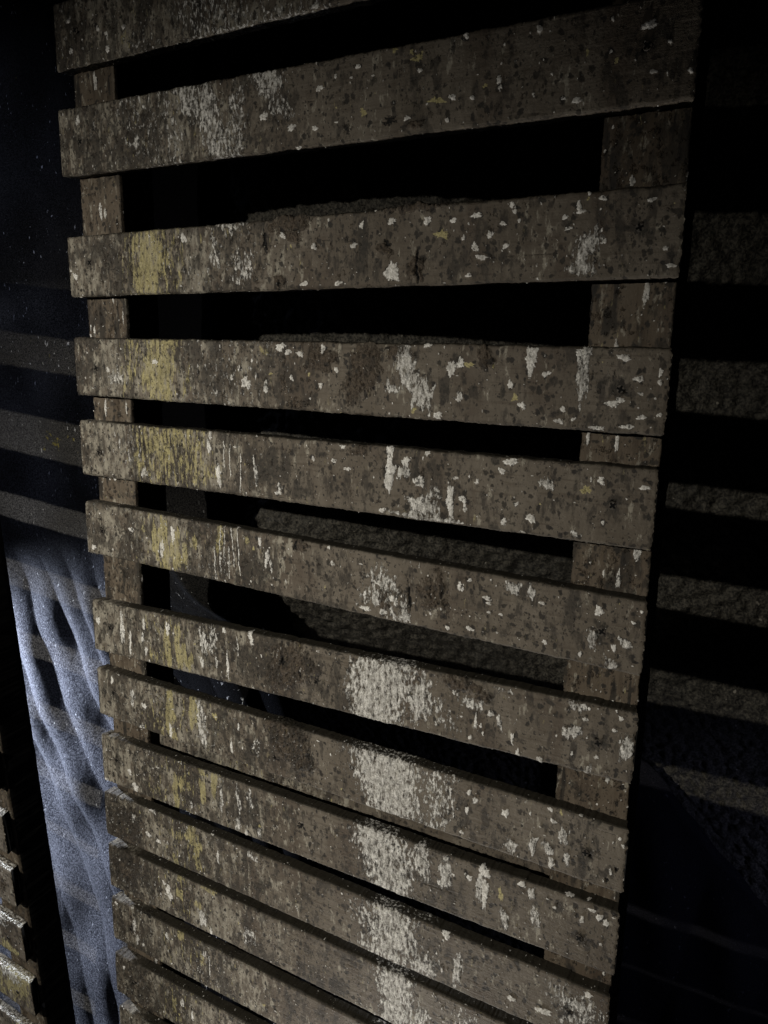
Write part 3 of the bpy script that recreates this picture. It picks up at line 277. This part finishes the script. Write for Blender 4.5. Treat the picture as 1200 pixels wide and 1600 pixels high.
def region(cv, cx, cy, rx_, ry_, cover, res, rng):
    """how much of a paint is left inside a soft-edged area"""
    n, m_ = cv.shape
    e = 1.35
    i0, i1 = max(int((cy - ry_ * e) / res), 0), min(int((cy + ry_ * e) / res) + 2, n)
    j0, j1 = max(int((cx - rx_ * e) / res), 0), min(int((cx + rx_ * e) / res) + 2, m_)
    if i1 <= i0 or j1 <= j0: return
    Y = np.arange(i0, i1) * res; X = np.arange(j0, j1) * res
    yy = (Y - cy)[:, None] / ry_; xx = (X - cx)[None, :] / rx_
    k = rng.random(4) * 6.28
    wob = 0.20 * np.sin(yy * 2.6 + k[0]) + 0.06 * np.sin(yy * 9 + k[1]) + 0 * xx
    wob2 = 0.18 * np.sin(xx * 2.9 + k[2]) + 0.05 * np.sin(xx * 10 + k[3]) + 0 * yy
    d = (np.abs(xx + wob) ** 3 + np.abs(yy + wob2) ** 3) ** (1 / 3)
    cv[i0:i1, j0:j1] = np.maximum(cv[i0:i1, j0:j1], cover * (1 - sst(0.25, 1.34, d)) ** 0.8)

def paint_board(L_, W, T, res, seed, key=None, kind='slat', density=1.0):
    """canvas rows run: back of the top face -> front face -> back of the bottom face; front starts at row offset T"""
    rng = np.random.default_rng(seed)
    n, m_ = int(round((W + 2 * T) / res)) + 1, int(round(L_ / res)) + 1
    wh, ye, dk, mu, bl = (np.zeros((n, m_), np.float32) for _ in range(5))
    X = np.arange(m_) * res
    vert = kind == 'upright'
    sx, sy = (1, 1)
    st = lambda cells: (cells[1] / res, cells[0] / res)         # (x, y) size in H -> rows, cols
    if vert: st = lambda cells: (cells[0] / res, cells[1] / res)  # canvas columns run down the upright
    nA = rank(fbm((n, m_), st((0.05, 0.09)), rng)); nB = rank(fbm((n, m_), st((0.05, 0.10)), rng))
    nC = rank(fbm((n, m_), st((0.10, 0.30)), rng)); nD = rank(fbm((n, m_), st((0.035, 0.05)), rng, 3))
    # background mottle: dense and streaky to the left, calmer to the right
    cw, cy_, cdk, cmu, pal = (np.zeros((n, m_), np.float32) for _ in range(5))
    slow = rank(fbm((n, m_), st((0.5, 0.9)), rng, 2))
    if not vert:
        left = 1 - sst(2.2, 6.0, X)[None, :]
        cdk += np.clip(0.29 + 0.22 * left + 0.16 * (slow - 0.5) * 2, 0, 1)
        pal += np.clip(0.14 + 0.34 * left + 0.18 * (0.5 - slow) * 2, 0, 1)
        cmu += np.clip(0.08 + 0.12 * left + 0.10 * (slow[::-1] - 0.5) * 2, 0, 1)
        cw += np.clip(0.02 + 0.13 * left + 0.06 * (slow[::-1] - 0.5) * 2, 0, 1)
        cy_ += np.clip(0.10 * left * sst(0.9, 1.6, X)[None, :] + (0.0 if (key or 99) < 3 else 0.20 if (key or 99) < 9 else 0.14) * (sst(1.0, 1.5, X) * (1 - sst(2.1, 2.7, X)))[None, :] * (0.4 + slow), 0, 1)
    else:
        cdk += np.clip(0.30 + 0.22 * (slow - 0.5) * 2, 0, 1); pal += 0.24; cmu += np.clip(0.20 + 0.2 * (slow[::-1] - 0.5), 0, 1)
    area = L_ * (W + T)
    def pos():
        return rng.random() * L_, rng.random() * (W + 2 * T)
    def blobs(num, cv, r0, r1, val, el, irr=0.5, bias=None):
        for _ in range(int(num)):
            x, y = pos()
            if bias and rng.random() > bias(x): continue
            r = r0 + (r1 - r0) * rng.random() ** 2.5
            e = 1 + (el - 1) * rng.random()
            if rng.random() < 0.25: e = 1 / e
            a, b = (r / math.sqrt(e), r * math.sqrt(e))
            if vert: a, b = b, a
            stamp(cv, x, y, a, b, val * (0.75 + 0.25 * rng.random()), rng, res, irr)
    q = density * area
    blobs(q * 76, dk, 0.006, 0.046, 1.0, 1.8, 0.35)
    blobs(q * 3.5, dk, 0.035, 0.08, 0.62, 2.2, 0.35)
    blobs(q * 45, dk, 0.006, 0.02, 1.0, 1.4)
    bl_ = (lambda x: 1.0 - 0.35 * sst(3, 7, np.array(x))) if not vert else None
    blobs(q * 13, wh, 0.006, 0.022, 0.95, 2.6, 0.4, bl_)
    blobs(q * 26, wh, 0.005, 0.013, 1.0, 1.7, 0.4, (lambda x: 1.0 - 0.25 * sst(3, 7, np.array(x))) if not vert else None)
    blobs(q * 0.5, ye, 0.012, 0.035, 0.9, 2.0)
    if vert:                                                       # runs down the uprights
        for _ in range(int(q * 2.6)):
            x, y = pos(); stamp(dk, x, y, 0.12 + 0.35 * rng.random(), 0.02 + 0.06 * rng.random(), 0.8, rng, res, 0.25)
        for _ in range(int(q * 2.2)):
            x, y = pos(); stamp(wh, x, y, 0.05 + 0.14 * rng.random() ** 2, 0.012 + 0.035 * rng.random(), 0.85, rng, res, 0.3)
    if not vert:
        for _ in range(rng.integers(2, 6)):                      # splits that follow the grain
            x, y = pos(); ln = 0.15 + 0.9 * rng.random() ** 2
            for xx in np.arange(x, x + ln, res * 0.8):
                y += (rng.random() - 0.5) * 0.004
                stamp(bl, xx, y, 0.010, 0.0055 + 0.002 * rng.random(), 0.62, rng, res, 0.1)
    for (sx_, sy_) in ([(SC[key][0], SC[key][1] * W + T), (SC[key][2], SC[key][3] * W + T)] if key in SC else []):
        for _ in range(1): stamp(bl, sx_ + (rng.random() - .5) * .08, sy_ + (rng.random() - .5) * .08, 0.02 + 0.025 * rng.random(), 0.02 + 0.025 * rng.random(), 0.85, rng, res, 0.6)
        stamp(cdk, sx_, sy_, 0.14, 0.14, 0.8, rng, res, 0.5)
    for (ty, x, t, rx_, ry_, a) in FE.get(key, []):
        y = t + T
        if ty == 'W': stamp(wh, x, y, rx_ * 0.92, ry_ * 0.95, 1.0, rng, res, 0.42)
        elif ty == 'S': stamp(ye, x, y, rx_ * 1.1, ry_ * 1.1, 1.0, rng, res, 0.6)
        elif ty == 'K': stamp(bl, x, y, max(rx_, .012), ry_, 1.0 * a, rng, res, 0.75)
        elif ty == 'T':                                            # thin wavering run of paint
            xs = x
            for yy in np.arange(y - ry_, y + ry_, res):
                xs += (rng.random() - 0.5) * 0.012
                stamp(wh, xs, yy, 0.011, 0.014, 0.72 + 0.2 * rng.random(), rng, res, 0.2)
        elif ty == 'C' and ry_ > 0.36 and rx_ > 0.25: region(cw, x, y, rx_ * 1.2, 0.95, a * 0.80, res, rng); region(cw, x + 0.1 * (rng.random() - .5), y - 0.2, rx_ * 1.5, 0.5, a * 0.55, res, rng)
        elif ty == 'C': region(cw, x, y, rx_ * 1.22, ry_ * 1.2, a * 0.90, res, rng)
        elif ty == 'Y' and ry_ > 0.36 and rx_ > 0.2: region(cy_, x, y, rx_ * 1.3, 0.80, a * 0.76, res, rng)
        elif ty == 'Y': region(cy_, x, y, rx_ * 1.15 + 0.02, ry_ * 1.05, a * (1.0 if rx_ > 0.15 else 1.25), res, rng)
        elif ty == 'D': region(cdk, x, y, rx_, ry_, a * 1.0, res, rng)
        elif ty == 'M': region(cmu, x, y, rx_, ry_, a * 0.85, res, rng)
    return wh, ye, dk, mu, bl, nD, nA, pal, (cw, cy_, cdk, cmu), rng

def board(name, parent, x0, u0, length, W, T, res, seed, key=None, kind='slat', slope=0.0, tail=0.0, z0=0.0, depth=None, side_black=True, density=1.0, top_lit=0.0):
    """one board; slats run along x, uprights down u. The front and both long edges carry paint, the back stays plain."""
    depth = depth or T
    res_p = res
    wh, ye, dk, mu, bl, nD, nA, lo_, cov, rng = paint_board(length, W, T, res_p, seed, key, kind, density)
    n, m_ = wh.shape
    t = np.arange(n) * res_p
    r = 0.036
    # profile (v across the width, d into the depth) along the unrolled canvas, with eased arrises
    v = np.clip(t - T, 0, W); d = np.where(t < T, T - t, np.where(t > T + W, t - T - W, 0.0)) * (depth / T)
    dl = np.minimum(np.abs(t - T), np.abs(t - T - W))
    ease = np.clip(1 - dl / r, 0, 1) ** 2 * r * 0.42
    vin = np.where(v < W / 2, 1, -1)
    v = v + vin * ease * 1.0; d = d + ease * 1.0
    V = np.repeat(v[:, None], m_, 1); D = np.repeat(d[:, None], m_, 1)
    S = np.repeat((np.arange(m_) * (length / (m_ - 1)))[None, :], n, 0)
    # relief: mud and crusted paint stand proud, cracks go in
    front = ((t > T) & (t < T + W))[:, None]
    hgt = 0.042 * sst(0.3, 0.7, cov[3]) * (0.2 + nD) + 0.016 * sst(0.4, 0.8, np.maximum(wh, cov[0])) * (0.2 + nA) - 0.03 * sst(0.4, 0.8, bl) + 0.0025 * (nD - 0.5)
    warp = 0.010 * np.sin(np.arange(m_) / m_ * (4 + 3 * rng.random()) + 6 * rng.random())[None, :]
    D = D - hgt * front + warp
    crumb = 0.7 * rank(vnoise((1, m_), (1, 0.20 / res), rng)) + 0.3 * rank(vnoise((1, m_), (1, 0.05 / res), rng))
    edge = vnoise((1, m_), (1, 0.16 / res), rng) - 0.5 + (vnoise((1, m_), (1, 0.03 / res), rng) - 0.5) * 0.6
    V = V + np.where((t <= T + r)[:, None], edge * 0.020 - (hgt * 0.5 + 0.07 * sst(0.22, 0.6, cov[3]) * np.maximum(crumb - 0.25, 0)) * (t <= T + r)[:, None], 0)
    edge2 = vnoise((1, m_), (1, 0.16 / res), rng) - 0.5 + (vnoise((1, m_), (1, 0.03 / res), rng) - 0.5) * 0.6
    V = V + np.where((t >= T + W - r)[:, None], edge2 * 0.016 + hgt * 0.9 * (t >= T + W)[:, None], 0)
    # ends slightly ragged
    endj = (vnoise((n, 1), (0.05 / res, 1), rng) - 0.5) * 0.03
    w0 = np.clip(1 - np.arange(m_) * res_p / 0.04, 0, 1)[None, :]; w1 = w0[:, ::-1]
    cr = np.maximum(0, np.abs(t - T - W / 2) - (W / 2 - 0.05))[:, None]** 1.5 * 0.7   # corners knocked off
    S = S + w0 * (endj + cr) - w1 * (endj[::-1] + cr)
    D = D + (w0 ** 2 + w1 ** 2) * 0.012 * front
    bi = np.array([0, n - 1])                                   # back face joins first and last rows
    if kind == 'slat':
        X = x0 + S; U = u0 + V + (slope * X + tail * X / 10.05 * (V / W))
        co = np.stack([X, z0 + D, -U], -1)
    else:
        co = np.stack([x0 + V, z0 + D, -(u0 + S)], -1)
    co = co.reshape(-1, 3) * H
    ii, jj = np.meshgrid(np.arange(n - 1), np.arange(m_ - 1), indexing='ij')
    q0 = (ii * m_ + jj).ravel()
    f = np.stack([q0, q0 + m_, q0 + m_ + 1, q0 + 1], 1)
    if kind != 'slat': f = f[:, ::-1]
    j = np.arange(m_ - 1); b0 = (n - 1) * m_ + j
    fb = np.stack([b0, j, j + 1, b0 + 1], 1)                     # back
    if kind != 'slat': fb = fb[:, ::-1]
    i = np.arange(n // 2)                                        # end caps: zip rows top to bottom
    def cap(c, flip):
        a = i * m_ + c; b = (n - 1 - i) * m_ + c
        a2 = (i + 1) * m_ + c; b2 = np.maximum(n - 2 - i, 0) * m_ + c
        k = (a2 < b2)
        ff = np.stack([a, b, b2, a2], 1)[k]
        return ff[:, ::-1] if flip else ff
    e0, e1 = cap(0, kind != 'slat'), cap(m_ - 1, kind == 'slat')
    faces = np.concatenate([f, fb, e0, e1])
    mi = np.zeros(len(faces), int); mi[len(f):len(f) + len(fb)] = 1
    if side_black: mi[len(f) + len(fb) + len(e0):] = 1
    if kind != 'slat':                                           # the sides of the uprights are black
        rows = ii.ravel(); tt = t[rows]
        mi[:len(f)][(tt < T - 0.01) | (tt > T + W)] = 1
    X_ = np.arange(m_) * res_p
    if top_lit: cov[0][t < T] = top_lit  # white on the slat tops puts the light on them into the colour
    # long edges darkened between spatters, top faces most
    edge_dark = np.repeat(np.where(t < T - 0.004, 1.0, np.where(t > T + W + 0.012, 0.10, np.clip(1 - dl / 0.05, 0, 1) * 0.45))[:, None], m_, 1)
    if top_lit: edge_dark[t < T] *= 0.15
    edge_dark[t < T] *= (1 - 0.75 * (1 - sst(0.3, 1.0, X_)))[None, :]  # tops lighten toward the left end, light put into the colour
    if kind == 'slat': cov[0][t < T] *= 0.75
    one = np.ones_like(wh)
    at = {'paint': np.stack([wh, ye, dk, lo_], -1), 'grime': np.stack([mu, bl, edge_dark, one], -1), 'cover': np.stack(cov, -1)}
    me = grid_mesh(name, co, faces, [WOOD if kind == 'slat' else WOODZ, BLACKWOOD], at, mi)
    return link(name, me, parent)

def screw(parent, x, u, z=-0.004, seed=0):
    """a countersunk cross-head screw, its slot packed with black"""
    rng = np.random.default_rng(seed + 977)
    a = 24; rot = rng.random() * 1.5
    vs, fs, mi = [], [], []
    rings = [(0.058, 0.006), (0.053, 0.012), (0.052, 0.004), (0.045, -0.003), (0.02, -0.004)]
    for (r, dz) in rings:
        for k in range(a):
            th = k * 2 * math.pi / a; rr = r * (1 + 0.06 * math.sin(3 * th + rot) + 0.04 * math.sin(5 * th))
            vs.append((rr * math.cos(th), dz, rr * math.sin(th)))
    for q in range(len(rings) - 1):
        for k in range(a):
            k2 = (k + 1) % a
            fs.append((q * a + k, q * a + k2, (q + 1) * a + k2, (q + 1) * a + k)); mi.append(1 if q == 1 else 0)
    c = len(vs); vs.append((0, -0.004, 0))
    for k in range(0, a, 2):
        fs.append((c, (len(rings) - 1) * a + (k + 2) % a, (len(rings) - 1) * a + k + 1, (len(rings) - 1) * a + k)); mi.append(0)
    for s_ in (0, 1):                                            # the two bars of the cross
        th = rot + s_ * math.pi / 2; ca, sa = math.cos(th), math.sin(th)
        l, b = 0.044, 0.013
        base = len(vs)
        for (p_, q_) in ((-l, -b), (l, -b), (l, b), (-l, b)):
            vs.append((p_ * ca - q_ * sa, -0.0065 - s_ * 0.0006, p_ * sa + q_ * ca))
        fs.append((base, base + 1, base + 2, base + 3)); mi.append(1)
    co = [((x + v_[0]) * H, (z + v_[1]) * H, (-u + v_[2]) * H) for v_ in vs]
    me = grid_mesh('screw', co, fs, [METAL, SLOT], None, mi, False)
    return link('screw', me, parent)

# ---- the big panel in the middle ----
BAND_T = 0.22
slats = {0: (-4.62, 1.0, 0.0, 0), 1: (-3.0, 1.0, 0.0, 0), 2: (-1.417, 1.039, 0.0070, .054), 3: (0.594, 0.997, -0.0011, 0), 4: (2.283, 1.007, 0.0074, .015), 5: (3.741, 1.004, 0.0031, 0), 6: (5.238, 0.991, 0.0180, 0),
         7: (7.157, 1.015, -0.0258, 0), 8: (8.532, 0.987, 0.0030, 0), 9: (9.954, 1.017, -0.0115, 0), 10: (11.207, 0.987, 0, 0), 11: (12.383, 0.994, .002, .02), 12: (13.667, 0.990, 0, 0), 13: (15.004, 0.984, 0, 0),
         14: (16.35, 1.0, 0, 0), 15: (17.75, 1.0, 0, 0), 16: (19.3, 1.0, 0, 0), 17: (20.9, 1.0, 0, 0), 18: (22.6, 1.0, 0, 0)}
SLAT_LABELS = {3: 'board with a broad yellow paint stain and peeling brown mud', 5: 'board with yellow stain at one end and white splashes mid way',
               7: 'board with a wide crusted white paint patch', 8: 'board with white crust at its middle'}
panel = root_at('slatted_panel', 0, FLOOR_U, 0, 'large brown board panel spattered with white and yellow paint, filling the middle', 'slatted panel')
Pi = panel.matrix_world.inverted() @ M          # children are modelled in panel space
def in_panel(o, root, K=Matrix.Identity(4)):
    o.matrix_parent_inverse = Matrix.Identity(4)
    o.matrix_local = root.matrix_world.inverted() @ M @ K
LEN = 10.05
for k, (u, W, sl, tl) in slats.items():
    vis = 1 <= k <= 13
    o = board('slat', panel, (0.0, .012, -.015, 0, .002, -.02, -.004, .003, .024, .009, -.009, .016, -.005, -.003)[k] if k < 14 else 0.0, u, LEN, W, BAND_T, 0.0125 if vis else 0.04, 100 + k, k, 'slat', sl, tl)
    in_panel(o, panel)
    if k in SLAT_LABELS: o['label'] = SLAT_LABELS[k]
    a = SC.get(k, (.5, .5, 9.5, .5))
    for q in (0, 2):
        s_ = screw(panel, a[q], u + sl * a[q] + a[q + 1] * W, -0.008, k * 2 + q)
        s_.parent = o; s_.matrix_parent_inverse = Matrix.Identity(4); s_.matrix_local = Matrix.Identity(4)
for (x0, W, seed) in ((0.115, 0.98, 301), (9.01, 1.01, 302)):
    o = board('upright', panel, x0, -5.0, 29.0, W, BAND_T, 0.016, seed, None, 'upright', z0=BAND_T + .004, depth=0.72, density=1.0)
    in_panel(o, panel)
o = board('brace', panel, 1.105, 9.36, 7.9, 1.0, BAND_T, 0.02, 311, None, 'slat', z0=BAND_T + .26, density=0.6)
in_panel(o, panel)

# ---- the second panel, beyond the cloth on the left ----
LEAN2 = Matrix.Translation((0, 0, -16.3 * H)) @ Matrix.Rotation(math.atan(0.06), 4, 'X') @ Matrix.Translation((0, 0, 16.3 * H))   # it leans a little less
panel2 = root_at('slatted_panel', -3.2, FLOOR_U, 0, 'smaller-looking board panel cut off at lower left, its board edges lit white', 'slatted panel')
for k, u in enumerate((0.50, 2.29, 4.27, 5.96, 7.72, 9.42, 11.1, 12.74, 14.20, 15.78, 17.40, 19.1, 20.8, 22.5)):
    o = board('slat', panel2, -9.0, u + 0.86 * 0.32 if u < 12 else u + 0.275, 5.84, 1.0, BAND_T, 0.025, 400 + k, 50 + k, 'slat', 0.086, density=1.2, top_lit=0.75 if u > 12 else 0.0)
    in_panel(o, panel2, LEAN2)
    s_ = screw(panel2, -3.7, u + 0.5, -0.008, 70 + k)
    s_.parent = o; s_.matrix_parent_inverse = Matrix.Identity(4); s_.matrix_local = Matrix.Identity(4)
for x0 in (-9.0, -4.16):
    o = board('upright', panel2, x0, 0.3, 23.6, 0.995, BAND_T, 0.03, 460 + int(-x0), None, 'upright', z0=BAND_T + .004, depth=0.78, density=0.6)
    in_panel(o, panel2, LEAN2)

# ---- rough black wall ----
WALLM = wall_mat()
def sheet(name, xs, us, zf, mat, paint=None, thick=None):
    X, U = np.meshgrid(xs, us); Z = zf(X, U)
    co = np.stack([X, Z, -U], -1).reshape(-1, 3) * H
    n, m_ = X.shape
    ii, jj = np.meshgrid(np.arange(n - 1), np.arange(m_ - 1), indexing='ij'); q0 = (ii * m_ + jj).ravel()
    f = np.stack([q0, q0 + m_, q0 + m_ + 1, q0 + 1], 1)
    at = {'paint': paint(X, U)} if paint else None
    me = grid_mesh(name, co, f, [mat], at)
    o = link(name, me); o.matrix_world = M
    if thick:
        md = o.modifiers.new('thickness', 'SOLIDIFY'); md.thickness = thick; md.offset = -1
    return o
rw = np.random.default_rng(7)
xs = np.arange(-22, 24, 0.05); us = np.arange(-9, 23.6, 0.05)
gn = fbm((len(us), len(xs)), (2.2, 2.2), rw, 2) - 0.5; gl = fbm((len(us), len(xs)), (60, 60), rw, 3) - 0.5
WX = np.array([-22, -4.2, -2, 0.2, 1.5, 3, 5.5, 8, 9.7, 10.6, 12, 24])
WU = np.array([-9, -3, -0.5, 2.5, 5.2, 7.5, 12, 16, 24])
WZ = np.array([[9, 7, 4.6, 3.4, 2.3, 2.3, 2.4, 2.9, 3.6, 3.7, 4.0, 5.0], [9, 7, 4.6, 3.4, 2.5, 2.4, 2.5, 3.3, 4.1, 4.2, 4.4, 5.5], [9, 7, 4.6, 3.6, 2.8, 2.7, 2.7, 3.8, 4.7, 4.8, 5.0, 6.0],
               [9, 7, 4.8, 3.7, 3.1, 3.3, 3.4, 4.5, 5.5, 5.7, 5.9, 7.0], [9, 7, 4.8, 3.6, 2.8, 3.4, 4.2, 4.7, 5.9, 5.9, 6.1, 7.5], [9, 7, 6.0, 3.8, 3.2, 3.9, 5.2, 6.0, 6.1, 6.6, 7.0, 8.0],
               [9.5, 8, 7.5, 7.4, 7.4, 7.4, 7.5, 7.6, 7.7, 7.8, 7.9, 8.6], [10, 9, 8.3, 8.3, 8.3, 8.3, 8.4, 8.5, 8.6, 8.7, 8.8, 9.4], [11, 10.5, 10, 10, 10, 10, 10, 10.1, 10.2, 10.3, 10.4, 11]])
def wall_z(X, U):
    A = np.stack([np.interp(X[0], WX, r_) for r_ in WZ])        # the wall bulges and leans, as rough foam-clad flats do
    Z = np.stack([np.interp(U[:, 0], WU, A[:, j]) for j in range(A.shape[1])], 1)
    for _ in range(3):
        k = np.ones(25) / 25
        Z = np.apply_along_axis(lambda v_: np.convolve(np.pad(v_, 12, 'edge'), k, 'valid'), 0, Z)
        Z = np.apply_along_axis(lambda v_: np.convolve(np.pad(v_, 12, 'edge'), k, 'valid'), 1, Z)
    step = sst(7.5, 9.0, X) * 0.62 * (1 - sst(-0.02, 0.02, U + 1.12 - 0.05 * np.sin(X * 2.0)))
    return Z - step + gn * 0.24 + gl * 0.55
wall = sheet('wall', xs, us, wall_z, WALLM)
wall['kind'] = 'structure'

# ---- the black cloths ----
def cloth_z(X, U):
    low = sst(7.5, 10.0, U)
    s = 0.80 * X - 0.60 * U + 0.018 * np.maximum(U - 13, 0) ** 2     # across the sweep of the folds
    z = 2.85 + 1.5 * (1 - sst(-4.2, -1.4, X)) * (1 - low) + low * (1.35 - 0.135 * (U - 10)) + 0.10 * np.sin(X * 0.9 + 0.5) * (1 - low)
    ph = s * 3.1 + 0.6 * np.sin(U * 0.37 + X * 0.5) + 0.3 * np.sin(U * 1.1 - X)
    z = z - low * (0.125 * np.abs(np.sin(ph)) + 0.11 * np.sin(ph * 0.61 + 1.0) + 0.018 * np.sin(ph * 2.3 + U * 0.8))
    z = z - (1 - low) * (1 - sst(-4.4, -3.2, X)) * (0.10 * np.sin((0.9 * X - 0.42 * U) * 1.7 + 0.6 * np.sin(U * 0.5)) + 0.05 * np.sin((0.8 * X - 0.6 * U) * 3.9 + 1))
    s2 = 0.824 * X - 0.566 * U                   # one long soft fold higher up
    z = z - (1 - low) * 0.30 * np.exp(-((s2 + 4.4) / 0.33) ** 2) * sst(-3, 1, U)
    return z + 0.06 * np.sin(X * 2.1 + U * 1.3) * np.sin(U * 0.9 - X * 0.7)
def cloth_paint(X, U):
    y = 0.50 * np.exp(-((X + 6.4) / 0.9) ** 2 - ((U - 4.9) / 0.45) ** 2) + 0.26 * np.exp(-((X + 5.4) / 1.8) ** 2 - ((U - 2.4) / 0.5) ** 2)
    o_ = np.ones_like(X)
    dust_light = np.maximum(sst(0.2, 1.6, U) * (1 - sst(-3.9, -2.8, X)), sst(4.3, 6.5, U) * (1 - sst(-0.6, 0.8, X - 0.2 * U)))
    dust_light = np.maximum(dust_light * (1 - 0.75 * sst(-3.6, -2.8, X)) * (1 - 0.9 * sst(9, 10, U) * sst(-3, -2, X)), 0.26 * (1 - sst(-3.9, -3.2, X)))  # overspray dust, thinned behind the panel so its shade is in the colour
    return np.stack([dust_light, y, np.maximum(sst(5.0, 11.5, U), 0.75 * sst(1.5, 7.0, U) * (1 - sst(-7.6, -5.6, X))) * (1 - sst(-3.4, -2.2, X)), 1 - sst(-3.8, -3.0, X) * (1 - sst(5.5, 7, U))], -1)  # paler nap puts the blue light into the colour, none behind the panel
CLOTH = cloth_mat('black_plush_cloth', (0.0008, 0.0008, 0.0010), 0.9)
def cloth_left():
    us_ = np.arange(-8.5, 23.9, 0.045); tt = np.linspace(0, 1, 460)
    T_, U = np.meshgrid(tt, us_)
    xr = 0.75 + 0.16 * np.maximum(U - 4, 0) + 0.12 * np.sin(U * 1.1)
    X = -15.0 + T_ * (xr + 15.0)
    Z = np.minimum(cloth_z(X, U), 9) + 0.035 * (fbm(X.shape, (60, 20), np.random.default_rng(3), 4) - 0.5)
    co = np.stack([X, Z, -U], -1).reshape(-1, 3) * H
    n, m_ = X.shape
    ii, jj = np.meshgrid(np.arange(n - 1), np.arange(m_ - 1), indexing='ij'); q0 = (ii * m_ + jj).ravel()
    me = grid_mesh('cloth', co, np.stack([q0, q0 + m_, q0 + m_ + 1, q0 + 1], 1), [CLOTH], {'paint': cloth_paint(X, U)})
    o = link('hanging_cloth', me); o.matrix_world = M
    md = o.modifiers.new('thickness', 'SOLIDIFY'); md.thickness = 0.003; md.offset = -1
    o['label'] = 'black plush cloth hanging in diagonal folds between the two slatted panels, catching blue light'; o['category'] = 'cloth'
cloth_left()
def cloth_right():
    # its slanting upper edge runs down to the right in front of the wall
    us_ = np.linspace(0, 1, 160); xs_ = np.arange(7.6, 19.0, 0.06)
    X, T_ = np.meshgrid(xs_, us_)
    top_ = EDGE(X)
    U = top_ + T_ * (23.0 - top_)
    zw = 6.06 + 0.07 * (X - 10) + 0.22 * (U - 5)
    Z = zw - 0.30 - 0.22 * np.abs(np.sin(X * 1.7 + U * 0.25)) * sst(0, 0.25, T_) - 0.10 * np.sin(X * 4.1 - U * 0.5) * sst(0, 0.3, T_) + 0.10 * (1 - sst(0, 0.03, T_))
    co = np.stack([X, Z, -U], -1).reshape(-1, 3) * H
    n, m_ = X.shape
    ii, jj = np.meshgrid(np.arange(n - 1), np.arange(m_ - 1), indexing='ij'); q0 = (ii * m_ + jj).ravel()
    o_ = np.ones_like(X)
    me = grid_mesh('cloth', co, np.stack([q0, q0 + m_, q0 + m_ + 1, q0 + 1], 1), [cloth_mat('dark_blue_black_cloth', (0.006, 0.006, 0.0075), 0.12)], {'paint': np.stack([o_ * 0, o_ * 0, o_ * 0, o_], -1)})
    o = link('draped_cloth', me); o.matrix_world = M
    md = o.modifiers.new('thickness', 'SOLIDIFY'); md.thickness = 0.003; md.offset = -1
    o['label'] = 'dark cloth with a slanting top edge, low on the wall beside the large panel'; o['category'] = 'cloth'
EX = (7.6, 8.96, 9.27, 9.83, 10.32, 10.94, 11.38, 12.12, 13.6, 19)
EU = (10.6, 11.23, 11.4, 12.05, 12.7, 13.45, 13.95, 14.83, 16.5, 22.5)
def EDGE(X):
    return np.interp(X, EX, EU) + 0.04 * np.sin(X * 7)
cloth_right()

# ---- floor under it all (below the frame) ----
me = bpy.data.meshes.new('floor')
s = 3.2
me.from_pydata([(-s, -s, 0), (s, -s, 0), (s, s, 0), (-s, s, 0)], [], [(0, 1, 2, 3)]); me.materials.append(FLOORM)
fl = link('floor', me); fl['kind'] = 'structure'
